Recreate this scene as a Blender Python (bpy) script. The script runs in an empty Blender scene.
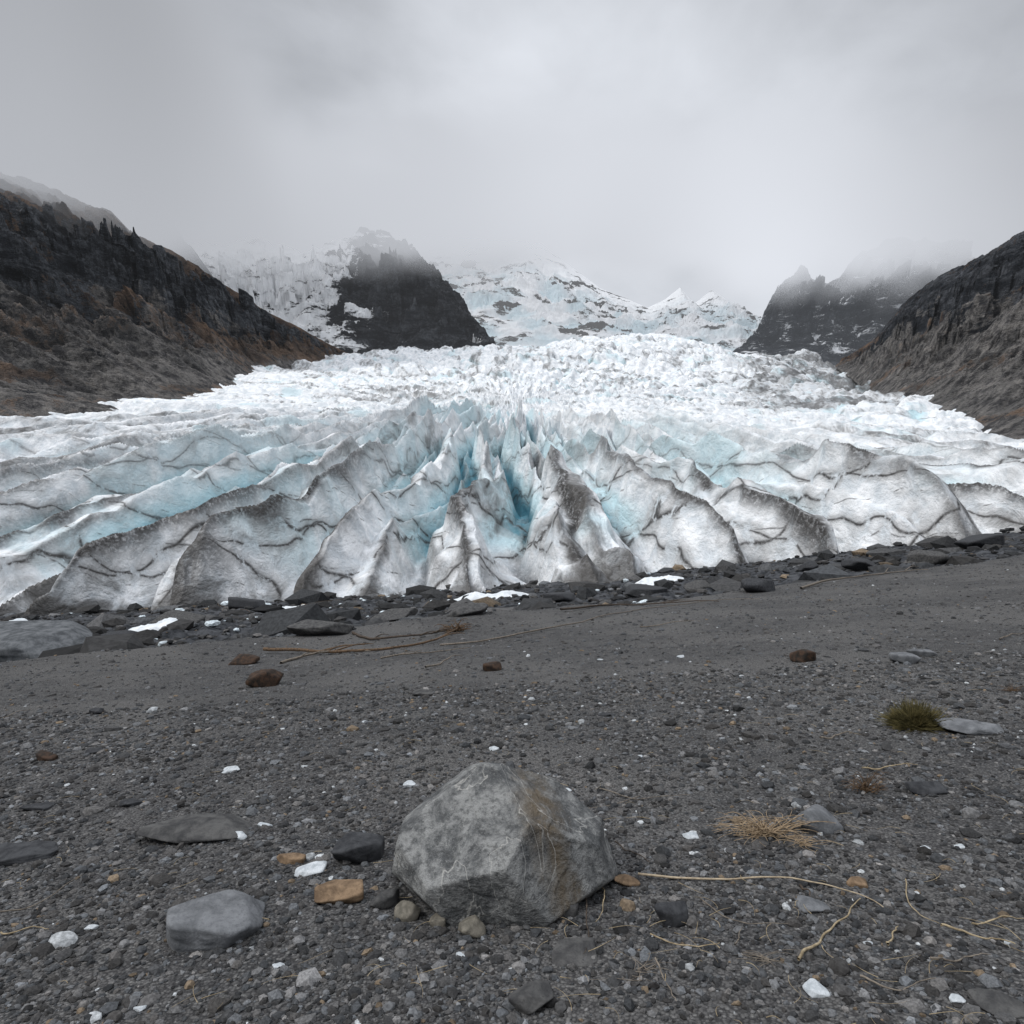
import bpy, bmesh, math
import numpy as np
from mathutils import Vector
rng = np.random.default_rng(11)
scene = bpy.context.scene
scene.view_settings.view_transform = 'Standard'
scene.view_settings.look = 'None'
scene.view_settings.exposure = 0
PITCH = math.radians(2.7); CAMH = 1.5; F = 1024 * 24 / 36.0

# ---------------------------------------------------------------- noise
_p = np.random.default_rng(3).permutation(256)
perm = np.concatenate([_p, _p, _p]).astype(np.int64)
def h2(ix, iy, seed=0):
    return perm[(perm[(ix + seed * 37) & 255] + iy) & 255]
def fade(t): return t * t * t * (t * (t * 6 - 15) + 10)
def perlin2(x, y, seed=0):
    xi = np.floor(x).astype(np.int64); yi = np.floor(y).astype(np.int64)
    xf = x - xi; yf = y - yi; u = fade(xf); v = fade(yf)
    def g(ix, iy, dx, dy):
        a = h2(ix, iy, seed) * (2 * math.pi / 256)
        return np.cos(a) * dx + np.sin(a) * dy
    a = g(xi, yi, xf, yf); b = g(xi + 1, yi, xf - 1, yf)
    c = g(xi, yi + 1, xf, yf - 1); d = g(xi + 1, yi + 1, xf - 1, yf - 1)
    return ((a * (1 - u) + b * u) * (1 - v) + (c * (1 - u) + d * u) * v) * 1.5
def fbm(x, y, o=5, seed=0, gain=.5):
    s = 0; a = 1; f = 1; n = 0
    for i in range(o):
        s = s + a * perlin2(x * f + i * 13.7, y * f - i * 7.1, seed + i); n += a; a *= gain; f *= 2.03
    return s / n
def ridged(x, y, o=5, seed=0, gain=.55):
    s = 0; a = 1; f = 1; n = 0
    for i in range(o):
        s = s + a * (1 - 2 * np.abs(perlin2(x * f + i * 5.3, y * f + i * 9.1, seed + i))); n += a; a *= gain; f *= 2.07
    return s / n
def voro(x, y, seed=0, jit=.9):
    xi = np.floor(x).astype(np.int64); yi = np.floor(y).astype(np.int64)
    F1 = np.full(x.shape, 9.); F2 = np.full(x.shape, 9.); ID = np.zeros(x.shape); DX = np.zeros(x.shape); DY = np.zeros(x.shape)
    for i in (-1, 0, 1):
        for j in (-1, 0, 1):
            cx = xi + i; cy = yi + j
            px = cx + .5 + jit * (h2(cx, cy, seed) / 255. - .5); py = cy + .5 + jit * (h2(cx, cy, seed + 5) / 255. - .5)
            dx = x - px; dy = y - py; d = np.sqrt(dx * dx + dy * dy)
            n = d < F1
            F2 = np.where(n, F1, np.minimum(F2, d))
            ID = np.where(n, h2(cx, cy, seed + 9) / 255., ID); DX = np.where(n, dx, DX); DY = np.where(n, dy, DY)
            F1 = np.where(n, d, F1)
    return F1, F2, ID, DX, DY
def ss(x, a, b):
    t = np.clip((x - a) / (b - a), 0, 1); return t * t * (3 - 2 * t)

# ---------------------------------------------------------------- mesh helpers
def make_mesh(name, V, Fc, attrs=None, mat=None, smooth=True, colors=None):
    me = bpy.data.meshes.new(name)
    V = np.asarray(V, dtype=np.float32); Fc = np.asarray(Fc, dtype=np.int32)
    k = Fc.shape[1]
    me.vertices.add(len(V)); me.vertices.foreach_set('co', V.ravel())
    me.loops.add(Fc.size); me.loops.foreach_set('vertex_index', Fc.ravel())
    me.polygons.add(len(Fc))
    me.polygons.foreach_set('loop_start', np.arange(0, Fc.size, k, dtype=np.int32))
    me.polygons.foreach_set('loop_total', np.full(len(Fc), k, dtype=np.int32))
    me.polygons.foreach_set('use_smooth', np.full(len(Fc), smooth, dtype=bool))
    me.update(calc_edges=True)
    if attrs:
        for n, a in attrs.items():
            at = me.attributes.new(n, 'FLOAT', 'POINT'); at.data.foreach_set('value', np.asarray(a, dtype=np.float32).ravel())
    if colors is not None:
        at = me.attributes.new('Col', 'FLOAT_COLOR', 'POINT')
        c = np.ones((len(V), 4), dtype=np.float32); c[:, :3] = colors; at.data.foreach_set('color', c.ravel())
    ob = bpy.data.objects.new(name, me); scene.collection.objects.link(ob)
    if mat: me.materials.append(mat)
    return ob
def grid_faces(nr, nc):
    i = np.arange(nr - 1)[:, None] * nc + np.arange(nc - 1)[None, :]
    i = i.ravel(); return np.stack([i, i + 1, i + nc + 1, i + nc], 1)
def grid_mesh(name, X, Y, Z, attrs, mat, flip=False):
    V = np.stack([X.ravel(), Y.ravel(), Z.ravel()], 1); Fc = grid_faces(*X.shape)
    if flip: Fc = Fc[:, ::-1]
    return make_mesh(name, V, Fc, attrs, mat)

# ---------------------------------------------------------------- node helpers
class NT:
    def __init__(s, name):
        s.m = bpy.data.materials.new(name); s.m.use_nodes = True; s.t = s.m.node_tree
        s.t.nodes.clear(); s.out = s.t.nodes.new('ShaderNodeOutputMaterial')
    def n(s, typ, **kw):
        nd = s.t.nodes.new(typ)
        for k, v in kw.items(): setattr(nd, k, v)
        return nd
    def l(s, a, b): s.t.links.new(a, b)
    def setin(s, nd, key, v):
        if isinstance(v, bpy.types.NodeSocket): s.l(v, nd.inputs[key])
        else: nd.inputs[key].default_value = v
    def attr(s, name, col=False):
        a = s.n('ShaderNodeAttribute', attribute_name=name); return a.outputs['Color' if col else 'Fac']
    def obj(s, scale=(1, 1, 1)):
        t = s.n('ShaderNodeTexCoord')
        if scale == (1, 1, 1): return t.outputs['Object']
        m = s.n('ShaderNodeMapping'); s.l(t.outputs['Object'], m.inputs[0]); m.inputs['Scale'].default_value = scale
        return m.outputs[0]
    def noise(s, vec, scale, detail=5, rough=.55, dist=0):
        a = s.n('ShaderNodeTexNoise'); s.l(vec, a.inputs['Vector'])
        a.inputs['Scale'].default_value = scale; a.inputs['Detail'].default_value = detail
        a.inputs['Roughness'].default_value = rough; a.inputs['Distortion'].default_value = dist
        return a.outputs[0]
    def voro(s, vec, scale, out='Distance', feature='F1'):
        a = s.n('ShaderNodeTexVoronoi', feature=feature); s.l(vec, a.inputs['Vector']); a.inputs['Scale'].default_value = scale
        return a.outputs[out]
    def math(s, op, a, b=0., c=0., clamp=False):
        m = s.n('ShaderNodeMath', operation=op, use_clamp=clamp)
        for i, v in enumerate((a, b, c)): s.setin(m, i, v)
        return m.outputs[0]
    def rng(s, v, a, b, c=0., d=1.):
        m = s.n('ShaderNodeMapRange', interpolation_type='SMOOTHSTEP'); s.setin(m, 0, v)
        for i, q in enumerate((a, b, c, d)): m.inputs[i + 1].default_value = q
        return m.outputs[0]
    def line(s, v, c, w):   # 1 on the iso-line v==c
        return s.rng(s.math('ABSOLUTE', s.math('SUBTRACT', v, c)), 0, w, 1, 0)
    def mix(s, f, a, b, blend='MIX'):
        m = s.n('ShaderNodeMix', data_type='RGBA', blend_type=blend); s.setin(m, 0, f)
        for k, v in ((6, a), (7, b)):
            if isinstance(v, tuple): v = (v[0], v[1], v[2], 1)
            s.setin(m, k, v)
        return m.outputs[2]
    def bsdf(s, col, rough=.9, spec=.2, bump=None, bstr=.5, bdist=.1):
        b = s.n('ShaderNodeBsdfPrincipled')
        if isinstance(col, tuple): col = (col[0], col[1], col[2], 1)
        s.setin(b, 'Base Color', col); s.setin(b, 'Roughness', rough); b.inputs['Specular IOR Level'].default_value = spec
        if bump is not None:
            bm = s.n('ShaderNodeBump'); bm.inputs['Strength'].default_value = bstr; bm.inputs['Distance'].default_value = bdist
            s.l(bump, bm.inputs['Height']); s.l(bm.outputs[0], b.inputs['Normal'])
        return b.outputs[0]
    def done(s, sh): s.l(sh, s.out.inputs[0]); return s.m

# ---------------------------------------------------------------- ground function
def ledge(x): return np.clip(22 + .6 * x, 9, 50) + 1.2 * perlin2(x / 6., x * 0 + .3, 4)
def gz0(x, y):
    xe = np.clip(x, -90, 90); ye = np.clip(y, -30, 100)
    return -.135 * ye + .06 * xe + .0006 * np.clip(xe, 0, 90) ** 2
def gz(x, y):
    x = np.asarray(x, float); y = np.asarray(y, float)
    z = gz0(x, y)
    s = y - ledge(x)
    right = ss(x, 5, 30)
    drop = 1.0 * (1 - .75 * right)
    z = z - drop * ss(s, 0, 4)
    z = z + .14 * np.exp(-(s / 1.5) ** 2)
    rub = ss(s, 1, 6)
    z = z + rub * (1.0 * fbm(x / 9, y / 9, 5, 21) + .5 * ridged(x / 3, y / 3, 4, 31))
    z = z + .06 * fbm(x / 2.5, y / 2.5, 4, 41) * ss(np.hypot(x, y), 1, 6) + .014 * fbm(x / .35, y / .35, 4, 51)
    z = z + .26 * fbm(x / 9, y / 9, 3, 43) * ss(np.hypot(x, y), 6, 14)
    return z
def spot(px, row):
    u = (px - 512) / F; v = (512 - row) / F
    dy = math.cos(PITCH) + v * math.sin(PITCH); dz = -math.sin(PITCH) + v * math.cos(PITCH)
    d = np.concatenate([np.arange(1.2, 30, .01), np.arange(30, 140, .05)])
    z = CAMH + dz / dy * d; g = gz(u / dy * d, d)
    i = int(np.argmax(z < g)); dd = d[i]
    return Vector((u / dy * dd, dd, float(g[i])))
def W(px, row, depth):
    u = (px - 512) / F; v = (512 - row) / F
    dy = math.cos(PITCH) + v * math.sin(PITCH); dz = -math.sin(PITCH) + v * math.cos(PITCH)
    return np.array([u / dy * depth, depth, CAMH + dz / dy * depth])

# ---------------------------------------------------------------- materials
def ground_mat():
    n = NT('gravel_ground'); o = n.obj()
    big = n.noise(o, .35, 3); mid = n.noise(o, 3.5, 4, .6); fine = n.noise(o, 60, 3, .7)
    v = n.voro(o, 75, 'Color'); vd = n.voro(o, 75); v2 = n.voro(o, 28)
    c = n.mix(n.rng(mid, .35, .7), (.064, .063, .064), (.12, .117, .114))
    c = n.mix(n.rng(big, .42, .62), c, (.14, .135, .13))
    sp = n.n('ShaderNodeSeparateColor'); n.l(v, sp.inputs[0])
    c = n.mix(n.math('MULTIPLY', n.rng(sp.outputs[0], 0, 1), .6), c, n.mix(sp.outputs[1], (.022, .022, .024), (.25, .246, .238)))
    c = n.mix(n.rng(vd, .3, .75, 0, .65), c, (.014, .014, .015))
    sz = n.attr('rubble')
    rn = n.noise(o, 1.2, 5, .7)
    rc = n.mix(n.rng(rn, .35, .65), (.016, .018, .021), (.08, .083, .09))
    c = n.mix(sz, c, rc)
    h = n.math('ADD', n.math('MULTIPLY', n.math('SUBTRACT', 1., vd), .5), n.math('MULTIPLY', fine, .7))
    h = n.math('ADD', h, n.math('MULTIPLY', n.math('SUBTRACT', 1., v2), .8))
    h = n.math('ADD', h, n.math('MULTIPLY', rn, n.math('MULTIPLY', sz, 9.)))
    return n.done(n.bsdf(c, .9, .15, h, .9, .015))
def ice_mat():
    n = NT('glacier_ice'); o = n.obj()
    dirt = n.attr('dirt'); blue = n.attr('blue'); front = n.attr('front'); deb = n.attr('debris'); line = n.attr('line')
    b = n.noise(o, .3, 5, .65, .3); f = n.noise(o, 1.6, 4, .7); lowf = n.noise(o, .07, 2, .5)
    c = n.mix(n.rng(b, .35, .60), (.64, .68, .71), (.91, .92, .93))
    c = n.mix(n.rng(blue, .05, .5, 0, .85), c, (.50, .69, .74))
    c = n.mix(n.rng(blue, .5, 1., 0, .95), c, (.12, .36, .45))
    st = n.noise(n.obj((.32, .12, .22)), 1., 5, .65, .5)
    sp = n.n('ShaderNodeSeparateXYZ'); n.l(o, sp.inputs[0])
    def layer(ax, ay, az_, per, amp, w, lo, hi):
        q = n.math('ADD', n.math('MULTIPLY', sp.outputs[0], ax / per), n.math('MULTIPLY', sp.outputs[1], ay / per))
        q = n.math('ADD', q, n.math('MULTIPLY', sp.outputs[2], az_ / per)); q = n.math('ADD', q, n.math('MULTIPLY', lowf, amp / per))
        q = n.math('ADD', q, n.math('MULTIPLY', f, .5 / per))
        fr = n.math('FRACT', q)
        return n.math('MULTIPLY', n.line(fr, .5, w), n.rng(b, lo, hi)), n.math('MULTIPLY', n.line(fr, .5, w * 4.5), n.rng(b, lo, hi))
    l1, w1 = layer(.75, .15, 1.2, 12., 16., .042, .38, .48); l2, w2 = layer(-.8, .2, 1.0, 14., 18., .042, .40, .50); l3, w3 = layer(.2, .3, 1.6, 10., 14., .035, .48, .56)
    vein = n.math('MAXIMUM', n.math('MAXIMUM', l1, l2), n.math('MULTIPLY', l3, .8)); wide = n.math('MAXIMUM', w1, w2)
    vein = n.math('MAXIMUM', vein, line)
    fr2 = n.math('MULTIPLY', front, 1.25, clamp=True)
    vis = n.math('MULTIPLY', fr2, n.rng(f, .32, .55, .6, 1.))
    c = n.mix(n.math('MULTIPLY', n.rng(st, .45, .65), n.math('MULTIPLY', fr2, .45)), c, (.37, .37, .365))
    c = n.mix(n.math('MULTIPLY', wide, n.math('MULTIPLY', fr2, .5)), c, (.18, .175, .17))
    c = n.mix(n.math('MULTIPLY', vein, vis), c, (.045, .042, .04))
    dd = n.math('MULTIPLY', n.rng(n.math('ADD', dirt, n.math('MULTIPLY', n.math('SUBTRACT', st, .5), 1.8)), .26, .9), .8)
    c = n.mix(dd, c, (.09, .085, .08))
    c = n.mix(n.rng(n.math('ADD', deb, n.math('MULTIPLY', n.math('SUBTRACT', b, .5), 1.6)), .35, .95, 0, .9), c, (.10, .10, .10))
    h = n.math('ADD', n.math('MULTIPLY', b, 1.3), n.math('MULTIPLY', f, .4))
    h = n.math('ADD', h, n.math('MULTIPLY', st, 1.6))
    return n.done(n.bsdf(c, .55, .3, h, .7, .8))
def rock_slope_mat(name, haze=0., hazecol=(.45, .47, .51), scale=1., rockA=(.010, .013, .018), rockB=(.105, .115, .13), snow=True):
    n = NT(name); o = n.obj()
    sn = n.attr('snow'); br = n.attr('brown'); sc = n.attr('scree'); tone = n.attr('tone')
    a = n.noise(o, .03 * scale, 5, .7, .3); b = n.noise(o, .16 * scale, 5, .78, .2); lay = n.noise(n.obj((.03 * scale, .03 * scale, .11 * scale)), 1, 6, .78, .5)
    c = n.mix(n.rng(lay, .40, .60), rockA, rockB)
    c = n.mix(n.rng(b, .46, .58, 0, .7), c, rockA)
    scol = n.mix(n.rng(b, .38, .6), (.045, .044, .046), (.20, .193, .185))
    c = n.mix(n.rng(n.math('ADD', sc, n.math('MULTIPLY', n.math('SUBTRACT', lay, .5), 2.2)), .4, .6), c, scol)
    c = n.mix(n.rng(n.math('ADD', br, n.math('MULTIPLY', n.math('SUBTRACT', b, .5), 2.4)), .4, .75, 0, .8), c, n.mix(n.rng(a, .35, .65), (.05, .032, .023), (.20, .13, .085)))
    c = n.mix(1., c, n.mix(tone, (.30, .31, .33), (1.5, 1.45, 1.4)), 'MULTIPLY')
    h = n.math('ADD', n.math('MULTIPLY', lay, 1.2), n.math('MULTIPLY', b, .9))
    if snow:
        sm = n.rng(n.math('ADD', sn, n.math('MULTIPLY', n.math('SUBTRACT', lay, .5), 2.4)), .46, .54)
        c = n.mix(sm, c, n.mix(n.attr('blue'), (.94, .95, .96), (.5, .70, .77)))
        h = n.math('MULTIPLY', h, n.math('SUBTRACT', 1., n.math('MULTIPLY', sm, .85)))
    s = n.bsdf(c, .9, .15, h, 1., 8. / scale)
    if haze > 0:  # aerial haze painted into the material as a constant emission mix
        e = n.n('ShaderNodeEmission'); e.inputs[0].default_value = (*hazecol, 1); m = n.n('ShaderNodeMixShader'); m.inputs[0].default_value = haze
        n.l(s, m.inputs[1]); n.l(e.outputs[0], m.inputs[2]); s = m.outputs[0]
    return n.done(s)
def stone_mat(name, ca, cb, scale=8., rough=.85):
    n = NT(name); o = n.obj()
    a = n.noise(o, scale, 5, .65, .3); f = n.noise(o, scale * 9, 4, .7)
    c = n.mix(n.rng(a, .32, .68), ca, cb)
    c = n.mix(n.rng(f, .5, .75, 0, .5), c, tuple(x * .4 for x in ca))
    h = n.math('ADD', n.math('MULTIPLY', a, 1.), n.math('MULTIPLY', f, .35))
    return n.done(n.bsdf(c, rough, .25, h, .7, .12 / scale))
def col_mat(name, rough=.85, bscale=60.):
    n = NT(name); o = n.obj(); c = n.attr('Col', True); f = n.noise(o, bscale, 2, .65)
    c = n.mix(1., c, n.mix(n.rng(f, .3, .7), (.65, .65, .65), (1.25, 1.25, 1.25)), 'MULTIPLY')
    return n.done(n.bsdf(c, rough, .2))

# ---------------------------------------------------------------- ground
az = np.concatenate([np.linspace(-180, -52, 90)[:-1], np.linspace(-52, 52, 900), np.linspace(52, 180, 90)[1:]]) * math.pi / 180
r = np.concatenate([[.02], np.geomspace(.5, 110, 700), np.geomspace(115, 3500, 60)])
R, A = np.meshgrid(r, az, indexing='ij'); X = R * np.sin(A); Y = R * np.cos(A); Z = gz(X, Y)
rub = ss(Y - ledge(X) + 1.5 * fbm(X / 2, Y / 2, 3, 5), -.5, 1.5)
grid_mesh('ground', X, Y, Z, {'rubble': rub}, ground_mat(), flip=True)

# ---------------------------------------------------------------- glacier
az = np.radians(np.linspace(-46, 46, 1350)); r = np.concatenate([np.geomspace(60, 250, 620)[:-1], np.geomspace(250, 980, 400)])
R, A = np.meshgrid(r, az, indexing='ij'); X = R * np.sin(A); Y = R * np.cos(A)
xa, ya = 0., 285.
dx = X - xa; dy = ya - Y; Rad = np.hypot(dx, dy)
th = np.arctan2(dx, dy + 0.)
tt = th + .045 * fbm(X / 50, Y / 50, 2, 61) + .011 * fbm(X / 9, Y / 9, 3, 62)
def fins(width, L, seed):
    v = tt / math.radians(width) + .35 * perlin2(tt / math.radians(width) * .5, Rad / 70., seed)
    i = np.floor(v).astype(np.int64); f = v - i; pk = .22 + .5 * h2(i, i * 0, seed + 1) / 255.
    tri = np.where(f < pk, f / pk, (1 - f) / (1 - pk))
    hi = h2(i, i * 0 + 3, seed + 2) / 255.
    g = Rad / (L * (.7 + .6 * hi)) + hi * 5.7; gi = np.floor(g).astype(np.int64); gf = g - gi
    saw = np.where(gf < .72, 1 - gf / .72 * .75, .25 + (gf - .72) / .28 * .75)
    hb = h2(i, gi, seed + 3) / 255.
    return tri, saw, hi, hb, f, pk, gf
tri, saw, hi, hb, f, pk, gf = fins(4.4, 36., 67)
tri2, saw2, hi2, hb2, f2, pk2, _ = fins(1.9, 18., 75)
FIN = np.minimum(tri * (.55 + .6 * hi), .36 + .6 * saw + .3 * hb)
k2w = ss(Y, 105, 150)
FIN = np.clip((.82 - .13 * k2w) * FIN + (.2 + .22 * k2w) * tri2 * (.45 + .55 * saw2), 0, 1.3)
front0 = 91 + 5 * fbm(X / 35, X * 0, 3, 70) - 5 * np.exp(-((X + 3) / 30.) ** 2)
d = Y - (front0 - 15 * (FIN - .35))
base = np.interp(d, [-50, 0, 40, 96, 216, 400, 600, 640, 900], [-60, 0, 7, 17.5, 43, 86, 136, 139, 120])
zt = np.interp(X, [-130, 0, 60, 135], [-9.0, -11.6, -13, -17.5])
q = ss(Y, 88, 175)
zg = (gz0(X, np.minimum(Y, front0)) - .8) * (1 - q) + zt * q
rise = np.where(d > 0, 5.5 * (1 - np.exp(-np.maximum(d, 0) / 6.)), 1.2 * d)
wfin = ss(Rad, 30, 75) * ss(ya - 20 - Y, 0, 45)
cenw = np.exp(-(th / math.radians(38)) ** 4)
amp = (2.8 + 10.6 * cenw + 6.0 * np.exp(-np.maximum(Y - 90, 0) / 28.) * (1 - .7 * cenw)) * wfin
fr = 1 - np.exp(-np.maximum(d, 0) / 3.5)
Zg = zg + base + rise + (FIN - .6) * amp * fr
u = X / Y
wb = ss(Y, 190, 270) * (.15 + .85 * ss(u, -.42, -.12))
wx = X + 7 * fbm(X / 25, Y / 25, 3, 80); wy = Y + 7 * fbm(X / 25, Y / 25, 3, 81) + .15 * X
b1, b2, id2, q3, q4 = voro(wx / 28., wy / 13., 85); e2 = b2 - b1
k1, k2, id3, q5, q6 = voro(wx / 11., wy / 7., 82); e3 = k2 - k1
farw = ss(Y, 320, 560)
sera2 = (id2 - .5) * 3.8 - 4.4 * (1 - ss(e2, 0, .25)) + 4.8 * q4
sera3 = (id3 - .5) * 1.0 - 1.0 * (1 - ss(e3, 0, .3)) + 1.1 * q6
Zg = Zg + wb * (sera2 * (.55 + .7 * farw) + sera3 * .55)
Zg = Zg + 2.4 * fbm(X / 34, Y / 30, 3, 90) * ss(d, 0, 30) + .28 * ridged(X / 5, Y / 5, 4, 91) * ss(d, 0, 5) * (1 - ss(Y, 200, 300))
Zg = Zg + (.40 * ridged(tt * 57 / .9, Rad / 30., 3, 92)) * wfin * fr + 1.1 * ridged(tt * 57 / 3.4, Rad / 60., 3, 93) * (1 - cenw) * ss(Rad, 20, 60) * ss(d, 3, 20)
Zg = Zg + ss(Y, 300, 520) * 11 * fbm(X / 100, Y / 50, 4, 95)
Zg = Zg + 17 * np.exp(-((u - .19) / .13) ** 2) * ss(Y, 430, 640) - 9 * ss(-u, .05, .25) * ss(Y, 400, 600)
Zg = Zg - 16 * ss(u, .38, .5) * ss(Y, 320, 520) + 3.5 * (id2 - .5 + q4) * ss(u, .35, .5) * ss(Y, 220, 330)
Zg = np.maximum(Zg, gz0(X, Y) - 6)
low = np.clip((.58 - FIN) * 2.4, 0, 1)
blue = low * ss(d, 10, 30) * wfin * (.15 + .95 * cenw)
pat = fbm(X / 30, Y / 30, 4, 98)
blue = np.maximum(blue, .36 * cenw * ss(pat, -.3, .3) * ss(d, 12, 40) * ss(-(Y - 280), 0, 40))
blue = np.maximum(blue, wb * (.5 * (1 - ss(e2, .02, .22)) + .10) * ss(fbm(X / 60, Y / 50, 4, 97), -.15, .35))
blue = np.clip(np.maximum(blue, .30 * ss(fbm(X / 22, Y / 22, 4, 99), .1, .4) * ss(d, 3, 12)), 0, 1)
fz = np.exp(-np.maximum(d, 0) / 40.)
streak = fbm(tt * 57 / 1.8, Rad / 60., 4, 100)
wl = .06 + .05 * perlin2(X / 6, Y / 6, 102)
rdg = np.exp(-((f - pk) / np.maximum(wl, .02)) ** 2) * ss(saw + fbm(X / 8, Y / 8, 2, 104) * .5, .05, .4)
rdg2 = np.exp(-((f2 - pk2) / .10) ** 2) * ss(streak, -.15, .3)
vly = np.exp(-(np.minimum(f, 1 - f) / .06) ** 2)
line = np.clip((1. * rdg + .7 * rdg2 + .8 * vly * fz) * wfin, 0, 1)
side = np.where(f > pk, 1., 0.)
dirt = np.clip(fz * (.48 * ss(streak, -.05, .35) * (.35 + .65 * side) + .32 * np.exp(-((f - pk) / .2) ** 2)) + .75 * np.exp(-np.maximum(d, 0) / 1.6) + .48 * ss(streak, .03, .35) * wfin * (1 - fz) * (.4 + .6 * side), 0, 1)
dirt = np.maximum(dirt, .64 * ss(fbm(X / 100, (Y + .2 * X) / 10, 4, 103), .0, .32) * ss(Y, 210, 300))
dirt = np.maximum(dirt, .62 * ss(fbm(tt * 57 / 2.4, Rad / 90., 4, 108), .03, .30) * (1 - cenw) * ss(Rad, 20, 60) * ss(d, 5, 20))
debris = ss(u + .06 * fbm(X / 60, Y / 80, 3, 112), .27, .38) * ss(Y, 230, 330) * (1 - .7 * ss(u, .52, .64)) * (.5 + .35 * ss(fbm(X / 40, Y / 40, 4, 111), -.3, .3))
frontm = np.clip(np.exp(-np.maximum(d - 12, 0) / 75.) * (.4 + .6 * wfin), 0, 1)
grid_mesh('glacier', X, Y, Zg, {'dirt': dirt, 'blue': blue, 'front': frontm, 'debris': debris, 'line': line}, ice_mat(), flip=True)

# ---------------------------------------------------------------- mountains
def loft(name, foot, crest, mat, ns, nt, amp, nscale, fn, power=1.2, sil=.35, back=.5, seed=0, crag=1., fine=1., terr=0., tstep=14.):
    fp = np.array([W(*q) for q in foot]); cp = np.array([W(*q) for q in crest])
    def res(P):
        L = np.concatenate([[0], np.cumsum(np.linalg.norm(np.diff(P, axis=0), axis=1))]); L /= L[-1]
        s = np.linspace(0, 1, ns); return np.stack([np.interp(s, L, P[:, k]) for k in range(3)], 1)
    if len(foot) == len(crest):
        t = np.linspace(0, 1, len(foot)); s = np.linspace(0, 1, ns)
        fp = np.stack([np.interp(s, t, fp[:, k]) for k in range(3)], 1); cp = np.stack([np.interp(s, t, cp[:, k]) for k in range(3)], 1)
    else: fp = res(fp); cp = res(cp)
    T = np.concatenate([np.linspace(-.12, 1, nt), np.linspace(1, 1 + back, nt // 5)[1:]])[:, None]
    X = fp[None, :, 0] * (1 - T) + cp[None, :, 0] * T; Y = fp[None, :, 1] * (1 - T) + cp[None, :, 1] * T
    hgt = (cp[:, 2] - fp[:, 2])[None, :]
    prof = np.where(T < 0, T, np.abs(np.minimum(T, 1)) ** power) - np.where(T > 1, (T - 1) * 1.3, 0)
    Z = fp[None, :, 2] + hgt * prof; X0, Z0 = X, np.where(T > 1, cp[None, :, 2], Z)
    sl = np.cumsum(np.concatenate([[0], np.linalg.norm(np.diff(cp, axis=0), axis=1)]))[None, :] + 0 * T
    tl = np.linalg.norm(cp - fp, axis=1).mean() * T + 0 * sl
    w = np.where(T < 1, sil + (1 - sil) * np.sin(np.pi * np.clip(T, 0, 1)) ** .8, sil) * ss(T + .12, 0, .25)
    w = w * (1 - .45 * ss(T, .6, .85) * (1 - ss(T, .95, 1.05))) * np.clip(hgt / (amp * 3.2), .2, 1)
    n1 = ridged(sl / nscale + .4 * fbm(sl / nscale, tl / nscale, 3, seed), tl / (nscale * 2.4), 6, seed + 1)
    n2 = ridged(X / nscale * .8, (Y + Z * 1.7) / nscale * .8, 6, seed + 8, .62)
    n3 = ridged(X / nscale * 4, (Y + Z * 2) / nscale * 4, 4, seed + 15)
    wq = fbm(sl / nscale * 2, tl / nscale * 2, 3, seed + 20) * .6
    v1, v2, vid, vx, vy = voro(sl / nscale * 1.6 + wq, tl / nscale * 2.6 + wq, seed + 22)
    v3, v4, vid2, _, _ = voro(sl / nscale * 4.2 + wq * 2, tl / nscale * 6. + wq, seed + 26)
    cr = ((vid - .5) * 1.1 - .5 * (1 - ss(v2 - v1, 0, .15)) + vy * .9 + (vid2 - .5) * .4) * crag * ss(T, .12, .4)
    D = (n1 * .55 + n2 * .7 - .35 + cr * .55) * amp * w + n3 * amp * .12 * ss(T, 0, .4) * fine * np.where(T > .9, .4, 1) * np.clip(hgt / (amp * 3.2), .2, 1)
    Z = Z + D * .7; Y = Y - D * .6
    if terr:
        ph = (Z + sl * .12) / tstep + 1.3 * fbm(sl / nscale * .9, Z / nscale * .9, 4, seed + 50); fr_ = ph - np.floor(ph)
        wt = ss(fbm(sl / nscale * .7, tl / nscale * .7, 3, seed + 60), -.35, .15) * ss(T, .1, .35) * (1 - ss(T, .6, .85)) * np.clip(hgt / 100, .1, 1)
        Z = Z + terr * tstep * (ss(fr_, .3, .7) - fr_) * wt
        ph = (Z - sl * .05) / (tstep * .37) + 1.5 * fbm(sl / nscale * 2.5, Z / nscale * 2.5, 3, seed + 55); fr_ = ph - np.floor(ph)
        Z = Z + terr * .8 * tstep * .37 * (ss(fr_, .25, .75) - fr_) * wt
    at = fn(X0, Y, Z0 + 0 * X, T + 0 * sl, sl, tl, n1, n2)
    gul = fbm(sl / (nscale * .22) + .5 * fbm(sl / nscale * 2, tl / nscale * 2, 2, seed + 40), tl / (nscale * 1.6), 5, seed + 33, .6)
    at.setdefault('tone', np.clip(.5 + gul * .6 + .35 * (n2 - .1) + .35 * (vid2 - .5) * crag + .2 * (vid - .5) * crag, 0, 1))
    for k in ('snow', 'brown', 'scree', 'blue'):
        if k not in at: at[k] = X * 0
        at[k] = np.clip(at[k] + 0 * X, 0, 1.8 if k == 'snow' else 1)
    return grid_mesh(name, X, Y, Z, at, mat, flip=False)

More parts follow.
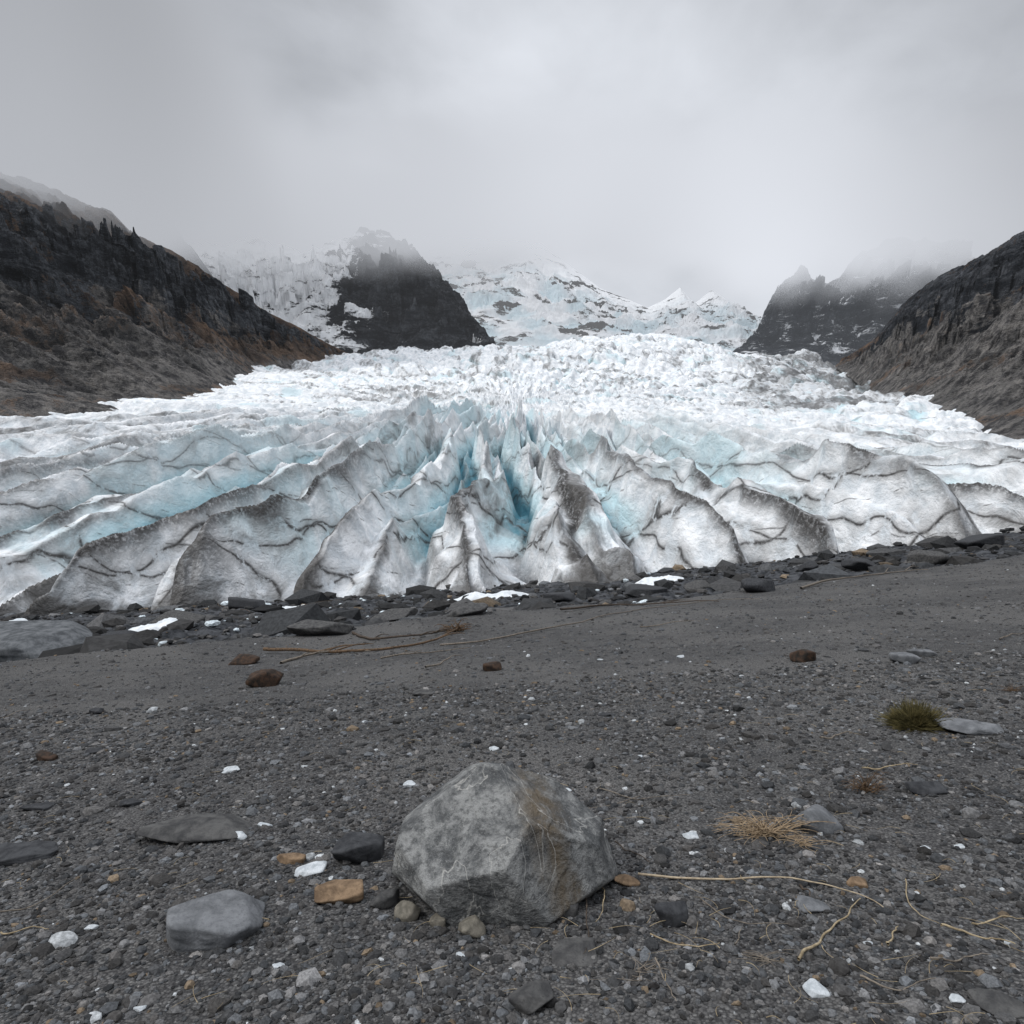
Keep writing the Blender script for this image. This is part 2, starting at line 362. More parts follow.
def fL(X, Y, Z, T, sl, tl, n1, n2):
    sc = .75 * (1 - ss(T + .22 * fbm(sl / 50, tl / 40, 3, 5), .14, .42)) + .25 * ss(fbm(sl / 45, tl / 60, 4, 55), .05, .4)
    br = .12 + .6 * ss(T, .66, .92) + .45 * ss(fbm(X / 50, Z / 25, 4, 7), .0, .3) + .40 * (1 - ss(T, .2, .5)) * ss(fbm(X / 34, Z / 22, 4, 77), -.1, .2)
    return dict(scree=sc, brown=br)
loft('mountain', [(-700, 470, 130), (-250, 450, 165), (0, 436, 190), (120, 412, 240), (225, 392, 320), (262, 368, 480), (345, 360, 690)],
     [(-700, 60, 300), (-250, 110, 380), (0, 172, 450), (70, 200, 480), (112, 214, 510), (135, 236, 530), (200, 268, 580), (262, 310, 640), (352, 356, 720)],
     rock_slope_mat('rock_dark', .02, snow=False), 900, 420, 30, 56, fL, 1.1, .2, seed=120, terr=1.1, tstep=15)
def fR(X, Y, Z, T, sl, tl, n1, n2):
    sc = .8 * (1 - ss(T + .16 * fbm(sl / 40, tl / 40, 3, 5), .30, .50)) + .05
    br = .25 * ss(T, .75, .95) + .55 * ss(fbm(X / 35, Z / 30, 4, 17), -.05, .25) + .05
    return dict(scree=sc, brown=br)
loft('mountain', [(835, 366, 690), (862, 376, 560), (900, 398, 380), (975, 436, 250), (1040, 466, 190), (1250, 500, 130), (1700, 520, 100)],
     [(845, 358, 720), (872, 342, 660), (900, 308, 600), (940, 276, 560), (975, 262, 530), (1024, 232, 480), (1250, 130, 380), (1700, 60, 320)],
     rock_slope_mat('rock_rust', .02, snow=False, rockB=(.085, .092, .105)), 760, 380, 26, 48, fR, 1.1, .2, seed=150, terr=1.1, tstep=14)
loft('mountain', [(60, 330, 900), (140, 330, 900), (260, 335, 900)], [(60, 180, 1000), (155, 200, 1000), (216, 282, 1000)],
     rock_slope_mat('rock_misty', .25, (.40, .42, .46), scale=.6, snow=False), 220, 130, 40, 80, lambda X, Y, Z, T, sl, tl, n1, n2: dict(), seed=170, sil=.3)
def fS(X, Y, Z, T, sl, tl, n1, n2):
    uu = X / Y; left = 1 - ss(uu + .09 * fbm(X / 70, Z / 50, 4, 2), -.26, -.18)
    sn = .32 + .76 * left - .42 * ss(n2, .1, .5) * (1.1 - .2 * left) - .26 * (1 - ss(T, .08, .34)) * (1 - .6 * left) + .6 * ss(n1, .1, -.35) * (1 - left)
    return dict(snow=sn, brown=.1 + 0 * X)
loft('mountain', [(140, 350, 1000), (250, 362, 960), (330, 362, 950), (400, 360, 950), (440, 358, 950), (500, 352, 960)],
     [(140, 240, 1300), (215, 248, 1300), (262, 244, 1300), (300, 254, 1290), (340, 246, 1270), (362, 232, 1260), (388, 234, 1240), (412, 248, 1220), (440, 278, 1180), (462, 300, 1120), (486, 334, 1050)],
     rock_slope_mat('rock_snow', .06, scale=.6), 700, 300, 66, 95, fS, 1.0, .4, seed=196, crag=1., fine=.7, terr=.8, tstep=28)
def fC(X, Y, Z, T, sl, tl, n1, n2):
    sn = 1.55 - .95 * ss(n2, .35, .65) - .35 * ss(fbm(X / 160, Z / 60, 4, 6), .05, .4)
    return dict(snow=sn, blue=.6 * (1 - ss(T, .4, .95)) * ss(fbm(X / 120, Z / 50, 4, 3), -.2, .3), tone=.5 + 0 * X)
loft('snow_mountain', [(380, 362, 1300), (500, 362, 1300), (600, 362, 1300), (640, 362, 1300), (700, 362, 1300), (740, 362, 1300), (780, 362, 1300), (850, 362, 1300)],
     [(400, 236, 2200), (480, 240, 2200), (540, 244, 2200), (600, 288, 2100), (648, 308, 2050), (664, 300, 2060), (680, 288, 2080), (694, 304, 2080), (712, 290, 2080), (738, 308, 2040), (800, 334, 1900)],
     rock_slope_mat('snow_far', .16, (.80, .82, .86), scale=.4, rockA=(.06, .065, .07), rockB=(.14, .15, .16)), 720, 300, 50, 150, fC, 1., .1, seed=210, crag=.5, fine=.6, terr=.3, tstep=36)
def fP(X, Y, Z, T, sl, tl, n1, n2):
    return dict(snow=.34 + .9 * ss(n1, .1, -.35) - .12 * T)
loft('mountain', [(735, 350, 1150), (768, 352, 1140), (800, 356, 1120), (830, 360, 1100), (870, 360, 1100), (960, 360, 1100)],
     [(756, 338, 1350), (764, 312, 1380), (776, 290, 1400), (800, 270, 1450), (822, 284, 1430), (838, 280, 1430), (862, 250, 1450), (900, 240, 1450), (970, 246, 1450)],
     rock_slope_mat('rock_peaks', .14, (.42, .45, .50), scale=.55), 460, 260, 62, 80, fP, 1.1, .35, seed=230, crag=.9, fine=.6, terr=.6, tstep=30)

# ---------------------------------------------------------------- low cloud (volume hanging on the peaks, its scattered light painted as emission)
n = NT('cloud_volume'); o = n.obj(); sp = n.n('ShaderNodeSeparateXYZ'); n.l(o, sp.inputs[0]); cx, cy, cz = sp.outputs
nz1 = n.noise(o, .0055, 2.5, .55); nz2 = n.noise(o, .0018, 1, .5)
basez = n.math('MULTIPLY_ADD', cy, .265, 30.)
basez = n.math('ADD', basez, n.math('MULTIPLY', n.rng(cx, -150, 250), n.rng(cy, 1650, 1950, 0, 130)))
basez = n.math('SUBTRACT', basez, n.math('MULTIPLY', n.rng(cx, 350, 650), 22.))
basez = n.math('SUBTRACT', basez, n.rng(cy, 500, 800, 20, 0))
basez = n.math('SUBTRACT', basez, n.math('MULTIPLY', n.rng(cx, -150, -230), n.rng(cy, 1000, 1200, 0, 26)))
hh = n.math('ADD', n.math('SUBTRACT', cz, basez), n.math('MULTIPLY', n.math('SUBTRACT', nz1, .5), n.rng(cy, 400, 1300, 110, 280)))
hh = n.math('ADD', hh, n.math('MULTIPLY', n.math('SUBTRACT', nz2, .5), 120.))
dens = n.math('MULTIPLY', n.rng(hh, 0, 70), n.rng(hh, 170, 330, 1, 0))
dens = n.math('MULTIPLY', dens, n.rng(cy, 500, 900, .05, .0055))
dens = n.math('MULTIPLY', dens, n.rng(cy, 382, 430))
dens = n.math('MULTIPLY', dens, n.math('SUBTRACT', 1., n.math('MULTIPLY', n.rng(cx, -330, -250), n.rng(cy, 850, 1050, 1, 0))))
bright = n.math('ADD', .45, n.math('MULTIPLY', n.rng(n.math('ABSOLUTE', n.math('SUBTRACT', cx, 330.)), 0, 900, .30, 0), n.rng(cy, 500, 1100)))
bright = n.math('ADD', bright, n.math('MULTIPLY', n.math('SUBTRACT', nz2, .5), .6))
cc = n.n('ShaderNodeCombineColor'); n.l(n.math('MULTIPLY', bright, .95), cc.inputs[0]); n.l(n.math('MULTIPLY', bright, .985), cc.inputs[1]); n.l(n.math('MULTIPLY', bright, 1.06), cc.inputs[2])
ab = n.n('ShaderNodeVolumeAbsorption'); ab.inputs[0].default_value = (0, 0, 0, 1); n.l(dens, ab.inputs[1])
em = n.n('ShaderNodeEmission'); n.l(cc.outputs[0], em.inputs[0]); n.l(dens, em.inputs[1])
ad = n.n('ShaderNodeAddShader'); n.l(ab.outputs[0], ad.inputs[0]); n.l(em.outputs[0], ad.inputs[1]); n.l(ad.outputs[0], n.out.inputs['Volume'])
try: n.m.cycles.volume_step_rate = .8
except Exception: pass
cv = []
for x in (-1500, 1700):
    for y in (380, 2500):
        for t in (-70, 320): cv.append((x, y, 30 + .265 * y + t))
make_mesh('cloud', cv, [(0, 1, 3, 2), (4, 6, 7, 5), (0, 4, 5, 1), (2, 3, 7, 6), (0, 2, 6, 4), (1, 5, 7, 3)], None, n.m, False)

# ---------------------------------------------------------------- rocks
def ico(sub):
    bm = bmesh.new(); bmesh.ops.create_icosphere(bm, subdivisions=sub, radius=1)
    V = np.array([v.co[:] for v in bm.verts]); Fc = np.array([[v.index for v in f.verts] for f in bm.faces]); bm.free(); return V, Fc
I1 = ico(1); I2 = ico(2); I4 = ico(4); I5 = ico(5); I6 = ico(7)
def rot_rand(N):
    q = rng.normal(size=(N, 4)); q /= np.linalg.norm(q, axis=1)[:, None]; w, x, y, z = q.T
    return np.stack([np.stack([1 - 2 * (y * y + z * z), 2 * (x * y - z * w), 2 * (x * z + y * w)], 1),
                     np.stack([2 * (x * y + z * w), 1 - 2 * (x * x + z * z), 2 * (y * z - x * w)], 1),
                     np.stack([2 * (x * z - y * w), 2 * (y * z + x * w), 1 - 2 * (x * x + y * y)], 1)], 1)
def scatter(name, P, S, cols, base, mat, flat=.6, jit=.28):
    V, Fc = base; N = len(P); k = len(V)
    B = V[None] * (1 + jit * rng.uniform(-1, 1, (N, k, 1)))
    B = np.einsum('nij,nkj->nki', rot_rand(N), B)
    sc = np.stack([rng.uniform(.75, 1.35, N), rng.uniform(.7, 1.1, N), rng.uniform(flat * .7, flat * 1.3, N)], 1) * S[:, None]
    B = B * sc[:, None, :]
    a = rng.uniform(0, 6.28, N); c, s = np.cos(a)[:, None], np.sin(a)[:, None]
    B = np.stack([B[..., 0] * c - B[..., 1] * s, B[..., 0] * s + B[..., 1] * c, B[..., 2]], 2) + P[:, None, :]
    Fa = (Fc[None] + (np.arange(N) * k)[:, None, None]).reshape(-1, 3)
    return make_mesh(name, B.reshape(-1, 3), Fa, None, mat, False, np.repeat(cols, k, axis=0))
def gcols(N, lo=.03, hi=.15, white=.012, tan=.02):
    g = lo * (hi / lo) ** rng.beta(1.6, 2.2, N); t = rng.uniform(-1, 1, N)[:, None] * .06
    c = g[:, None] * np.array([1, 1, 1.01]) * (1 + t * np.array([1, 0, -1]))
    w = rng.random(N); c[w < white] = np.array([.5, .52, .53]) * rng.uniform(.5, 1.1, ((w < white).sum(), 1))
    m = (w > 1 - tan); c[m] = np.array([.17, .13, .09]) * rng.uniform(.5, 1.3, (m.sum(), 1)); return c
N = 85000
yy = 1.5 * (9 / 1.5) ** (rng.random(N) ** .85); xx = rng.uniform(-1, 1, N) * (yy * .95 + .8)
S = np.clip(.0065 * rng.lognormal(0, .52, N), .003, .036) * (1 + .12 * yy)
dens = fbm(xx / .8, yy / .8, 3, 300); keep = rng.random(N) < .75 + 1.2 * dens; xx, yy, S = xx[keep], yy[keep], S[keep]
P = np.stack([xx, yy, gz(xx, yy) + S * .15], 1)
scatter('gravel', P, S, gcols(len(S), .022, .27, white=.006), I1, col_mat('gravel_stone', .88, 120))
N = 30000
yy = 6 * (50 / 6) ** (rng.random(N)); xx = rng.uniform(-1, 1, N) * (yy * .95); S = np.clip(.012 * rng.lognormal(0, .5, N), .006, .08) * (.7 + .05 * yy)
k = yy < ledge(xx) + 3; xx, yy, S = xx[k], yy[k], S[k]
P = np.stack([xx, yy, gz(xx, yy) + S * .1], 1)
scatter('gravel', P, S, gcols(len(S), .04, .2, .005, .012), I1, col_mat('gravel_stone_far', .88, 60))
N = 800
yy = 1.8 * (16 / 1.8) ** rng.random(N); xx = rng.uniform(-1, 1, N) * (yy * .9); S = np.clip(.015 * rng.lognormal(0, .45, N), .006, .05) * (1 + .03 * yy)
P = np.stack([xx, yy, gz(xx, yy) + S * .2], 1)
scatter('pebbles', P, S, gcols(N, .035, .26, .07, .05), I2, col_mat('pebble_stone', .8, 60), .6, .14)
N = 24000
yy = 10 * (98 / 10) ** rng.random(N); xx = rng.uniform(-1, 1, N) * (yy * .95); S = np.clip(.075 * rng.lognormal(0, .88, N), .03, 1.8) * (.5 + yy / 60.)
k = (yy > ledge(xx) + 1); xx, yy, S = xx[k], yy[k], S[k]
P = np.stack([xx, yy, gz(xx, yy) + S * .15], 1)
scatter('moraine_rubble', P, S, gcols(len(S), .014, .16, .0, .03), I1, col_mat('moraine_stone', .8, 6), .5)
N = 800
yy = rng.uniform(20, 90, N); xx = -yy * rng.uniform(-.25, .85, N); xx += rng.normal(0, 2, N); S = np.clip(.09 * rng.lognormal(0, .65, N), .04, .7) * (.5 + yy / 70)
cl = fbm(xx / 7, yy / 7, 2, 400) > .02; k = cl & (yy > ledge(xx) + 3); xx, yy, S = xx[k], yy[k], S[k]
P = np.stack([xx, yy, gz(xx, yy) + S * .3], 1)
scatter('ice_fragments', P, S, np.repeat([[.72, .8, .84]], len(S), 0) * rng.uniform(.7, 1.1, (len(S), 1)), I2, col_mat('ice_chunk', .5, 8), .6, .2)

def smin_planes(D, planes, k=14.):
    q = np.stack([np.maximum(D @ nrm, 1e-3) / dd for nrm, dd in planes]); m = q.max(0)
    return 1 / (m * ((q / m) ** k).sum(0) ** (1. / k))
def rock(name, loc, size, mat, seed=0, base=I5, npl=14, k=18., rotz=0., sink=.15, rough=.03):
    g = np.random.default_rng(seed); V, Fc = base
    n = g.normal(size=(npl, 3)); n /= np.linalg.norm(n, axis=1)[:, None]; planes = [(a, g.uniform(.66, 1.)) for a in n]
    planes += [(np.array(a, float), 1.) for a in ((1, 0, 0), (-1, 0, 0), (0, 1, 0), (0, -1, 0), (0, 0, 1), (0, 0, -1))]
    rr = smin_planes(V, planes, k); P = V * rr[:, None]
    o = seed * 3.1
    n = ridged(P[:, 0] * 2.2 + P[:, 2] * 1.3 + o, P[:, 1] * 2.2 - P[:, 2] * 1.7, 5, seed) * rough + fbm(P[:, 0] * 9 + P[:, 2] * 5 + o, P[:, 1] * 9 - P[:, 2] * 6, 4, seed + 3) * rough * .5
    P = P * (1 + n)[:, None] * np.array(size)
    c, s = math.cos(rotz), math.sin(rotz); P = np.stack([P[:, 0] * c - P[:, 1] * s, P[:, 0] * s + P[:, 1] * c, P[:, 2]], 1)
    ob = make_mesh(name, P, Fc, None, mat, True)
    ob.location = (loc[0], loc[1], loc[2] + size[2] * (1 - 2 * sink)); return ob

# boulder: cleaved planes around a core
C0 = np.array([0, 0.0, .22])
pl = [((-.36, -.52, .77), .220), ((.50, -.12, .86), .270), ((-.60, .15, .78), .33), ((.93, -.20, .30), .46), ((.50, -.80, .33), .315), ((-.10, -.985, -.13), .325),
      ((-.80, -.60, .05), .41), ((-.98, .0, .2), .465), ((-.4, .9, .2), .36), ((.6, .8, .2), .42), ((0, 0, -1), .30), ((.1, .6, .8), .34), ((.05, .1, 1), .335),
      ((-.62, -.5, -.6), .40), ((.55, -.55, -.62), .42), ((.78, -.62, -.08), .47)]
planes = []
for a, dd in pl:
    a = np.array(a, float); planes.append((a / np.linalg.norm(a), dd))
V, Fc = I6; rr = smin_planes(V, planes, 300.); P = V * rr[:, None]
q = P * 3.
n = ridged(q[:, 0] * 1.1 + q[:, 2], q[:, 1] * 1.1 - q[:, 2] * .9, 6, 501) * .009 + fbm(q[:, 0] * 5.3 + q[:, 2] * 3, q[:, 1] * 5 - q[:, 2] * 4, 5, 502) * .009
w1 = fbm(q[:, 0] * 2, q[:, 2] * 2, 4, 507) * .3
c1v, c2v, idv, _, _ = voro(q[:, 0] * 1.3 + q[:, 2] * .9 + w1, q[:, 1] * 1.3 - q[:, 2] * 1.4 + w1, 505)
P = P * (1 + n + (idv - .5) * .022 - .008 * (1 - ss(c2v - c1v, 0, .05)))[:, None] * np.array([.98, 1, .96]) + C0
def boulder_mat():
    m = NT('boulder_rock'); o = m.obj()
    a = m.noise(o, 5, 6, .72, .4); f = m.noise(o, 35, 5, .7); g2 = m.noise(o, 130, 3, .6); st = m.noise(m.obj((9, 9, 1.5)), 1, 5, .6, .4)
    c = m.mix(m.rng(a, .39, .61), (.075, .078, .08), (.27, .272, .265))
    c = m.mix(m.rng(f, .46, .66, 0, .7), c, (.05, .052, .053)); c = m.mix(m.rng(g2, .55, .75, 0, .5), c, (.36, .36, .345))
    sp = m.n('ShaderNodeSeparateXYZ'); m.l(o, sp.inputs[0])
    band = m.math('SUBTRACT', sp.outputs[0], m.math('MULTIPLY', m.math('SUBTRACT', .5, sp.outputs[2]), .45))
    band = m.math('ADD', band, m.math('MULTIPLY', m.math('SUBTRACT', a, .5), .25))
    rust = m.math('MULTIPLY', m.line(band, .14, .11), m.rng(st, .38, .62, .15, .75))
    c = m.mix(rust, c, (.12, .085, .045))
    vn = m.line(m.noise(o, 2.6, 4, .5, .6), .5, .007)
    c = m.mix(m.math('MULTIPLY', vn, .6), c, (.48, .47, .44))
    h = m.math('ADD', m.math('MULTIPLY', a, 1.6), m.math('MULTIPLY', f, .5))
    h = m.math('ADD', h, m.math('MULTIPLY', g2, .12))
    return m.done(m.bsdf(c, .8, .3, h, .9, .03))
bo = make_mesh('boulder', P, Fc, None, boulder_mat(), True)
b0 = spot(500, 921); bx = b0.x - .015; by = b0.y + .26
bo.location = (bx, by, float(gz(bx, by - .15)) - .0)

grey = stone_mat('stone_grey', (.09, .094, .10), (.19, .196, .205), 10); dark = stone_mat('stone_dark', (.022, .023, .026), (.06, .062, .066), 14)
slate = stone_mat('stone_slate', (.035, .035, .036), (.10, .098, .095), 10); brown = stone_mat('stone_brown', (.11, .073, .045), (.27, .185, .115), 14)
white = stone_mat('stone_white', (.35, .38, .40), (.60, .63, .65), 20); rust = stone_mat('stone_rust', (.016, .014, .012), (.07, .04, .025), 12)
tanm = stone_mat('stone_tan', (.10, .092, .075), (.22, .20, .165), 20)
def R_(name, x0, x1, y0, y1, mat, seed, hr=.5, dr=.8, rotz=0., sink=.2, k=30):
    s = spot((x0 + x1) / 2, y0 + (y1 - y0) * .62); w = (x1 - x0) / F * s.y * .5
    return rock(name, s, (w, w * dr, w * hr), mat, seed, I5 if (x1 - x0) > 45 else I4, 12, k, rotz, sink)
R_('flat_stone', 154, 274, 888, 950, grey, 1, .3, .72, .0, .25)
R_('slate_slab', 144, 252, 814, 848, slate, 2, .16, .5, .05, .1)
R_('slate_slab', -30, 58, 850, 866, dark, 3, .14, .4, .1, .1)
R_('dark_stone', 335, 382, 836, 874, dark, 4, .65, .8)
R_('brown_stone', 311, 363, 882, 911, brown, 5, .36, .6, .25)
R_('brown_stone', 275, 306, 853, 866, brown, 6, .3, .6)
R_('flat_stone', 291, 325, 862, 879, white, 7, .2, .7)
R_('grey_stone', 798, 840, 808, 845, grey, 8, .65, .8)
R_('dark_stone', 908, 943, 783, 797, dark, 9, .3, .6)
R_('flat_stone', 944, 1000, 720, 739, grey, 10, .22, .7)
R_('flat_stone', 888, 918, 653, 668, grey, 11, .4, .8); R_('flat_stone', 908, 935, 648, 660, grey, 12, .3, .8)
R_('rust_stone', 250, 283, 674, 692, rust, 13, .6, .8); R_('rust_stone', 230, 258, 655, 668, rust, 14, .4, .8)
R_('rust_stone', 790, 818, 650, 666, rust, 15, .5, .8); R_('rust_stone', 483, 503, 664, 674, rust, 16, .5, .8)
R_('dark_stone', 508, 554, 984, 1019, slate, 17, .45, .8); R_('dark_stone', 552, 580, 896, 924, slate, 18, .8, .8)
R_('dark_stone', 654, 688, 905, 936, dark, 19, .8, .6); R_('grey_stone', 370, 402, 888, 915, slate, 20, .5, .8)
R_('tan_stone', 394, 424, 904, 926, tanm, 21, .6, .8); R_('tan_stone', 458, 486, 918, 943, tanm, 22, .7, .8); R_('tan_stone', 428, 446, 915, 932, tanm, 23, .7, .8)
R_('brown_stone', 614, 640, 878, 889, brown, 24, .3, .6)
R_('brown_stone', 847, 870, 878, 890, brown, 25, .35, .7); R_('white_stone', 802, 828, 978, 1003, white, 26, .35, .8)
R_('flat_stone', 793, 828, 893, 916, grey, 27, .2, .8); R_('flat_stone', 550, 600, 940, 965, slate, 28, .18, .8)
R_('rust_stone', 36, 57, 752, 765, rust, 29, .5, .8); R_('dark_stone', 90, 104, 708, 717, dark, 30, .5, .8); R_('dark_stone', 24, 52, 803, 811, dark, 31, .2, .6)
R_('rock_slab', -70, 100, 630, 672, stone_mat('slab_grey', (.05, .055, .06), (.15, .157, .165), 3), 32, .17, .6, .1, .1)
R_('dark_stone', 88, 102, 748, 756, dark, 33, .4, .8); R_('dark_stone', 120, 142, 800, 808, dark, 38, .25, .7); R_('dark_stone', 598, 612, 712, 718, dark, 39, .3, .7); R_('slate_slab', 410, 436, 690, 698, slate, 40, .2, .6)
R_('dark_slab', 740, 775, 580, 598, dark, 34, .5, .8); R_('dark_stone', 800, 818, 563, 574, dark, 35, .6, .8)
R_('flat_stone', 975, 1024, 988, 1020, slate, 36, .2, .8)
for j, (px, row, w_, h_) in enumerate([(320, 632, 60, .3), (560, 600, 40, .3), (395, 618, 50, .25), (640, 594, 46, .25), (180, 622, 60, .25), (250, 608, 40, .4), (470, 612, 44, .25), (860, 568, 44, .3), (930, 560, 40, .4), (985, 548, 50, .4), (700, 588, 36, .3), (120, 640, 50, .25), (40, 610, 50, .3)]):
    R_('moraine_rock', px - w_ / 2, px + w_ / 2, row - 6, row + 6, [slate, dark][j % 2], 140 + j, h_, .7, j * .7)
for j, (px, row, w_) in enumerate([(232, 770, 18), (495, 749, 12), (265, 826, 14), (238, 836, 20), (690, 836, 16), (278, 967, 14), (93, 928, 13), (140, 1010, 12), (567, 790, 9),
        (960, 847, 11), (925, 848, 9), (640, 757, 7), (365, 722, 7), (680, 657, 8), (957, 1000, 16), (600, 660, 6), (868, 944, 9), (410, 785, 13), (460, 955, 11)]):
    R_('white_stone', px - w_ / 2, px + w_ / 2, row - w_ * .3, row + w_ * .3, white, 60 + j, .35, .75)

# snow patches on the outwash
sn = NT('old_snow'); so = sn.obj(); snn = sn.noise(so, 1.5, 6, .7)
snowm = sn.done(sn.bsdf(sn.mix(sn.rng(snn, .35, .7), (.6, .64, .67), (.85, .87, .88)), .6, .2, snn, .5, .1))
def patch(px0, px1, row, dep, seed):
    s0 = spot(px0, row); s1 = spot(px1, row); cx = (s0 + s1) / 2; w = (s1.x - s0.x) / 2
    na = 60; a = np.linspace(0, 2 * np.pi, na, endpoint=False); V = [(cx.x, cx.y, 0)]; tri = []
    rings = 8
    for k in range(1, rings + 1):
        rr = k / rings * (1 + .55 * fbm(np.cos(a) * 1.6 + seed, np.sin(a) * 1.6, 3, seed))
        V += [(cx.x + w * q * math.cos(t), cx.y + dep * q * math.sin(t), 0) for q, t in zip(rr, a)]
    V = np.array(V); edge = np.concatenate([[0], np.repeat(np.arange(1, rings + 1), na)]) / rings
    V[:, 2] = gz(V[:, 0], V[:, 1]) + .6 * (1 - edge ** 4) - .08
    for k in range(rings):
        for j in range(na):
            j2 = (j + 1) % na
            if k == 0: tri.append((0, 1 + j, 1 + j2))
            else: b = 1 + (k - 1) * na; tri += [(b + j, b + na + j, b + na + j2), (b + j, b + na + j2, b + j2)]
    make_mesh('snow_patch', V, np.array(tri), None, snowm, True)
patch(616, 714, 582, 3.4, 1); patch(448, 546, 600, 1.6, 2); patch(268, 300, 607, 2., 4); patch(148, 166, 627, 1.2, 5); patch(4, 30, 628, 1.0, 6)

# ---------------------------------------------------------------- sticks, grass
def tube(paths, radii, nseg=5):
    V = []; Fc = []; b = 0
    for P, rad in zip(paths, radii):
        P = np.array(P, float); n = len(P); T = np.gradient(P, axis=0); T /= np.linalg.norm(T, axis=1)[:, None] + 1e-9
        up = np.array([.13, .21, 1.]); A1 = np.cross(T, up); A1 /= np.linalg.norm(A1, axis=1)[:, None] + 1e-9; A2 = np.cross(T, A1)
        taper = np.linspace(1, .35, n) * rad
        t = 2 * math.pi * np.arange(nseg) / nseg
        V.append((P[:, None] + taper[:, None, None] * (np.cos(t)[None, :, None] * A1[:, None] + np.sin(t)[None, :, None] * A2[:, None])).reshape(-1, 3))
        i = np.arange(n - 1)[:, None] * nseg; j = np.arange(nseg)[None]; j2 = (j + 1) % nseg
        Fc.append(np.stack([i + j, i + j2, i + nseg + j2, i + nseg + j], 2).reshape(-1, 4) + b); b += n * nseg
    return np.concatenate(V), np.concatenate(Fc)
def wood(name, ca, cb):
    n = NT(name); o = n.obj(); a = n.noise(o, 30, 4, .6); return n.done(n.bsdf(n.mix(n.rng(a, .3, .7), ca, cb), .8, .2, a, .4, .004))
straw = wood('straw', (.2, .155, .095), (.42, .34, .22)); woodm = wood('weathered_wood', (.10, .085, .07), (.24, .205, .165)); darkwood = wood('dark_wood', (.03, .024, .02), (.11, .085, .065))
rustg = wood('rusty_grass', (.06, .04, .027), (.17, .11, .065)); palew = wood('pale_twig', (.25, .2, .14), (.45, .37, .26))
def line_path(pxs, n=24, lift=.006, wob=.006):
    P = np.array([spot(*q)[:] for q in pxs]); t = np.linspace(0, 1, len(P)); s = np.linspace(0, 1, n)
    deg = min(3, len(P) - 1)
    Q = np.stack([np.polyval(np.polyfit(t, P[:, k], deg), s) for k in range(3)], 1)
    o = rng.uniform(0, 99)
    Q[:, 0] += wob * fbm(s * 4 + o, s * 0, 2, 7); Q[:, 1] += wob * 1.5 * fbm(s * 4, s * 0 + o, 2, 8)
    Q[:, 2] = gz(Q[:, 0], Q[:, 1]) + lift + lift * .5 * np.sin(s * 7 + o); return Q
def stick(name, pxs, rad, mat, lift=None, twigs=0):
    P = line_path(pxs, 30, lift or rad * 1.6, rad * 3); paths = [P]; rr = [rad]
    for _ in range(twigs):
        i = rng.integers(5, 25); L = rng.uniform(.1, .25) * np.linalg.norm(P[-1] - P[0]); a = rng.uniform(-.5, .5)
        dirn = (P[-1] - P[0]) / np.linalg.norm(P[-1] - P[0]); q = np.linspace(0, 1, 9)
        bx_ = P[i][0] + (dirn[0] * math.cos(a) - dirn[1] * math.sin(a)) * L * q; by_ = P[i][1] + (dirn[0] * math.sin(a) + dirn[1] * math.cos(a)) * L * q
        paths.append(np.stack([bx_, by_, gz(bx_, by_) + (lift or rad) * (1 + 1.2 * np.sin(q * 2.5))], 1)); rr.append(rad * .5)
    V, Fc = tube(paths, rr, 6); make_mesh(name, V, Fc, None, mat, True)
stick('stick', [(638, 879), (700, 882), (770, 882), (830, 893), (887, 914)], .006, palew, .02, 0)
stick('stick', [(797, 969), (830, 935), (861, 906)], .006, straw, .022)
stick('stick', [(940, 932), (980, 941), (1016, 952)], .005, straw, .02); stick('stick', [(972, 928), (1024, 922)], .004, straw, .018)
stick('stick', [(886, 952), (898, 932)], .005, straw, .018); stick('stick', [(800, 888), (812, 902)], .006, darkwood, .016)
stick('stick', [(0, 918), (40, 905), (82, 880)], .004, woodm, .018); stick('stick', [(0, 937), (50, 932)], .004, straw, .018)
stick('stick', [(585, 905), (588, 940), (584, 960)], .0035, darkwood, .018); stick('stick', [(600, 886), (604, 905), (596, 925)], .0035, straw, .018)
stick('stick', [(655, 965), (668, 990), (676, 1010)], .0035, woodm, .018); stick('stick', [(735, 952), (742, 935)], .0035, woodm, .018)
stick('stick', [(860, 985), (895, 992), (935, 985)], .004, woodm, .018); stick('stick', [(700, 905), (740, 925), (790, 930)], .003, woodm, .018); stick('stick', [(905, 885), (915, 915), (940, 930)], .003, straw, .018)
stick('stick', [(930, 965), (990, 962)], .004, woodm, .018); stick('stick', [(640, 800), (560, 815)], .003, woodm, .016); stick('stick', [(650, 940), (700, 952), (720, 948)], .003, straw, .018)
stick('stick', [(615, 845), (650, 866)], .004, darkwood, .016); stick('stick', [(820, 742), (855, 737)], .009, woodm, .03); stick('stick', [(862, 772), (918, 768)], .006, straw, .025)
stick('stick', [(262, 738), (285, 728)], .007, woodm, .03); stick('stick', [(1000, 640), (1024, 634)], .012, woodm, .03); stick('stick', [(0, 720), (32, 710)], .007, woodm, .03)
stick('stick', [(425, 671), (462, 658)], .018, woodm, .05); stick('stick', [(600, 793), (640, 801), (690, 799)], .004, woodm, .02); stick('stick', [(640, 628), (700, 622)], .014, woodm, .04)
stick('driftwood_branch', [(262, 654), (320, 652), (380, 655), (430, 640), (468, 628)], .045, rustg, .07, 4)
stick('driftwood_branch', [(352, 634), (400, 640), (460, 630)], .04, darkwood, .07, 4)
stick('driftwood_branch', [(280, 664), (330, 655), (372, 652)], .03, woodm, .05, 2)
stick('driftwood_branch', [(70, 606), (180, 607), (290, 612)], .09, darkwood, .15, 3)
